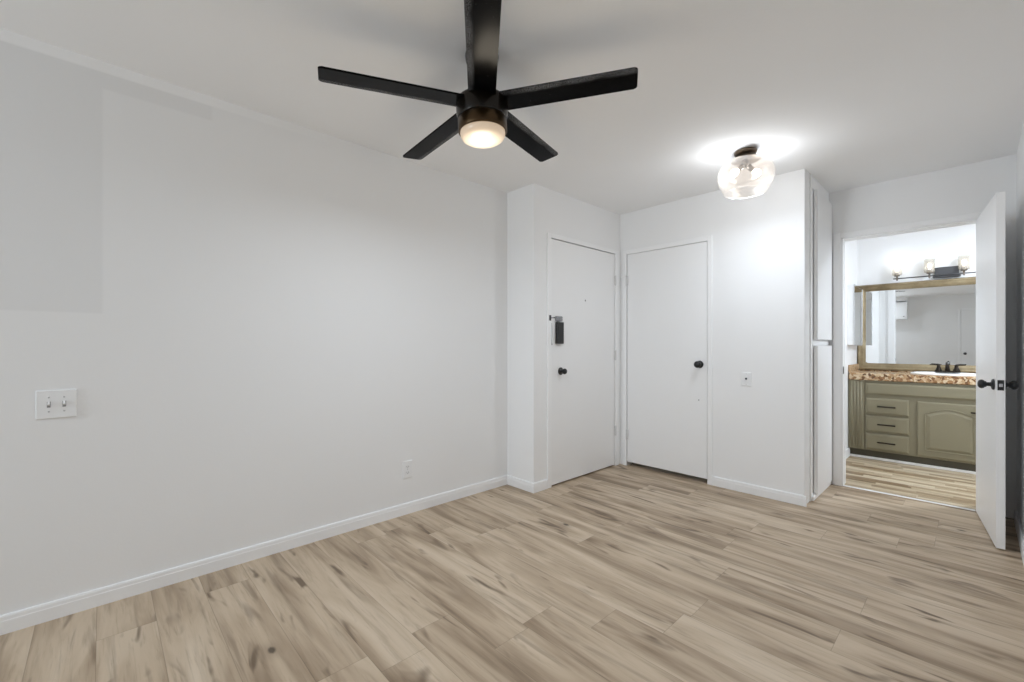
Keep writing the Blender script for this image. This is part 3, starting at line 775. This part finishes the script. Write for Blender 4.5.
# ------------------------------------------------------------------ vanity light bar
vl = thing('vanity_light', 'four shade bathroom light bar above the framed mirror', 'wall light', (BX1, 0.195, 1.905))
bm = bmesh.new(); box(bm, -.026, -.001, -.088, .088, -.055, .045, .004); obj('backplate', bm, M['gunmetal'], vl)
bm = bmesh.new(); box(bm, -.062, -.020, -.100, .100, -.066, -.038, .010, 3); obj('canopy', bm, M['gunmetal'], vl)
bm = bmesh.new(); tube(bm, [(-.075, -.40, -.040), (-.075, .40, -.040)], .006, 12); tube(bm, [(-.02, -.06, -.040), (-.075, -.06, -.040)], .006, 10); tube(bm, [(-.02, .06, -.040), (-.075, .06, -.040)], .006, 10)
obj('bar', bm, M['gunmetal'], vl)
M['vbulb'] = emit('vanity_bulb', (1.0, 0.90, 0.74, 1), 1.6)
for i, y in enumerate((0.370, 0.122, -0.122, -0.370)):
    arm = bmesh.new(); lathe(arm, [(0, -.062), (.006, -.060), (.008, -.052), (.008, -.018), (.020, -.016), (.024, -.012), (.024, .022), (.020, .024), (0, .024)], 28, Matrix.Translation((-.075, y, 0)))
    so = obj('socket', arm, M['nickel'], vl)
    bm = bmesh.new(); lathe(bm, [(.020, -.006), (.038, -.004), (.041, .004), (.041, .130), (.0385, .130), (.0385, .006), (.036, -.001), (.020, -.003)], 36, Matrix.Translation((-.075, y, 0)))
    obj('glass_shade', bm, M['clearglass'], so)
    bm = bmesh.new(); lathe(bm, [(0, .024), (.011, .025), (.012, .040), (.019, .055), (.021, .070), (.017, .084), (.008, .093), (0, .095)], 24, Matrix.Translation((-.075, y, 0)))
    obj('bulb', bm, M['vbulb'], so)
    point_light('vanity_bulb_light', (-.075, y, .112), (P_VAN * 5 if y > .3 else P_VAN * .5), .03, LAMP, vl)

# ------------------------------------------------------------------ things seen only in the bathroom mirror, then two added unseen lamps
kc = thing('wall_cabinet', 'white kitchen wall cabinet reflected in the left part of the bathroom mirror', 'wall cabinet', (XBK, 1.23, 1.85))
boxo('body', (0.001, .32, 0, .42, 0, .45), M['trim'], kc, .002)
boxo('door', (.321, .340, .004, .416, .004, .446), M['door'], kc, .003)
bm = bmesh.new(); lathe(bm, [(0, 0), (.006, 0), (.006, .012), (.014, .018), (.014, .024), (0, .028)], 20, AX((1, 0, 0)))
obj('knob', bm, M['greymetal'], kc, (.34, .06, .07))
boxo('filler_panel', (0.001, .30, 0, .42, .485, .588), M['trim'], kc, .002)
bm = bmesh.new(); box(bm, XBK + .001, XBK + 0.030, -0.52, 0.24, 0.01, 2.03, 0.003)
d4 = struct(obj('door_4', bm, M['door']), 'plain white door behind the camera, its edge reflected in the bathroom mirror', 'door')
knob(d4, (XBK + .03, 0.17, 0.95), (1, 0, 0), mat=M['gunmetal'])
casing('trim_7', False, -0.585, 0.305, 2.09, XBK, 1, (0.06, 0.06, 0.055), 0.014, 'white casing around the door behind the camera')
kl = thing('kitchen_fill_light', 'round fill lamp added unseen behind the camera on the left', 'ceiling light', (-2.55, 1.75, CZ))  # unseen lamp, added to brighten the kitchen cabinet in the mirror
bm = bmesh.new(); lathe(bm, [(0, -.001), (.150, -.001), (.155, -.006), (.155, -.018), (.145, -.022), (0, -.022)], 48); obj('base', bm, M['gunmetal'], kl)
M['disc2'] = emit('kitchen_fill_diffuser', (1, .96, .9, 1), 1.0)
bm = bmesh.new(); lathe(bm, [(0, -.022), (.142, -.022), (.142, -.040), (.120, -.062), (.07, -.074), (0, -.078)], 48); obj('diffuser', bm, M['disc2'], kl)
a3 = area_light('kitchen_fill_lamp', (0, 0, -.09), (0, 0, 0), .26, .26, 5.0, LAMP); a3.data.shape = 'DISK'; a3.parent = kl
# unseen lamp added right of the doorway to brighten the bathroom
bl = thing('bathroom_fill_light', 'round fill lamp added inside the bathroom, out of sight to the right', 'ceiling light', (5.15, -0.55, CZ))
bm = bmesh.new(); lathe(bm, [(0, -.001), (.150, -.001), (.155, -.006), (.155, -.018), (.145, -.022), (0, -.022)], 48); obj('base', bm, M['gunmetal'], bl)
M['disc'] = emit('bathroom_fill_diffuser', (1, .96, .9, 1), 2.0)
bm = bmesh.new(); lathe(bm, [(0, -.022), (.142, -.022), (.142, -.040), (.120, -.062), (.07, -.074), (0, -.078)], 48); obj('diffuser', bm, M['disc'], bl)
a2 = area_light('bathroom_fill_lamp', (0, 0, -.09), (0, 0, 0), .26, .26, P_BATH, LAMP); a2.data.shape = 'DISK'; a2.parent = bl
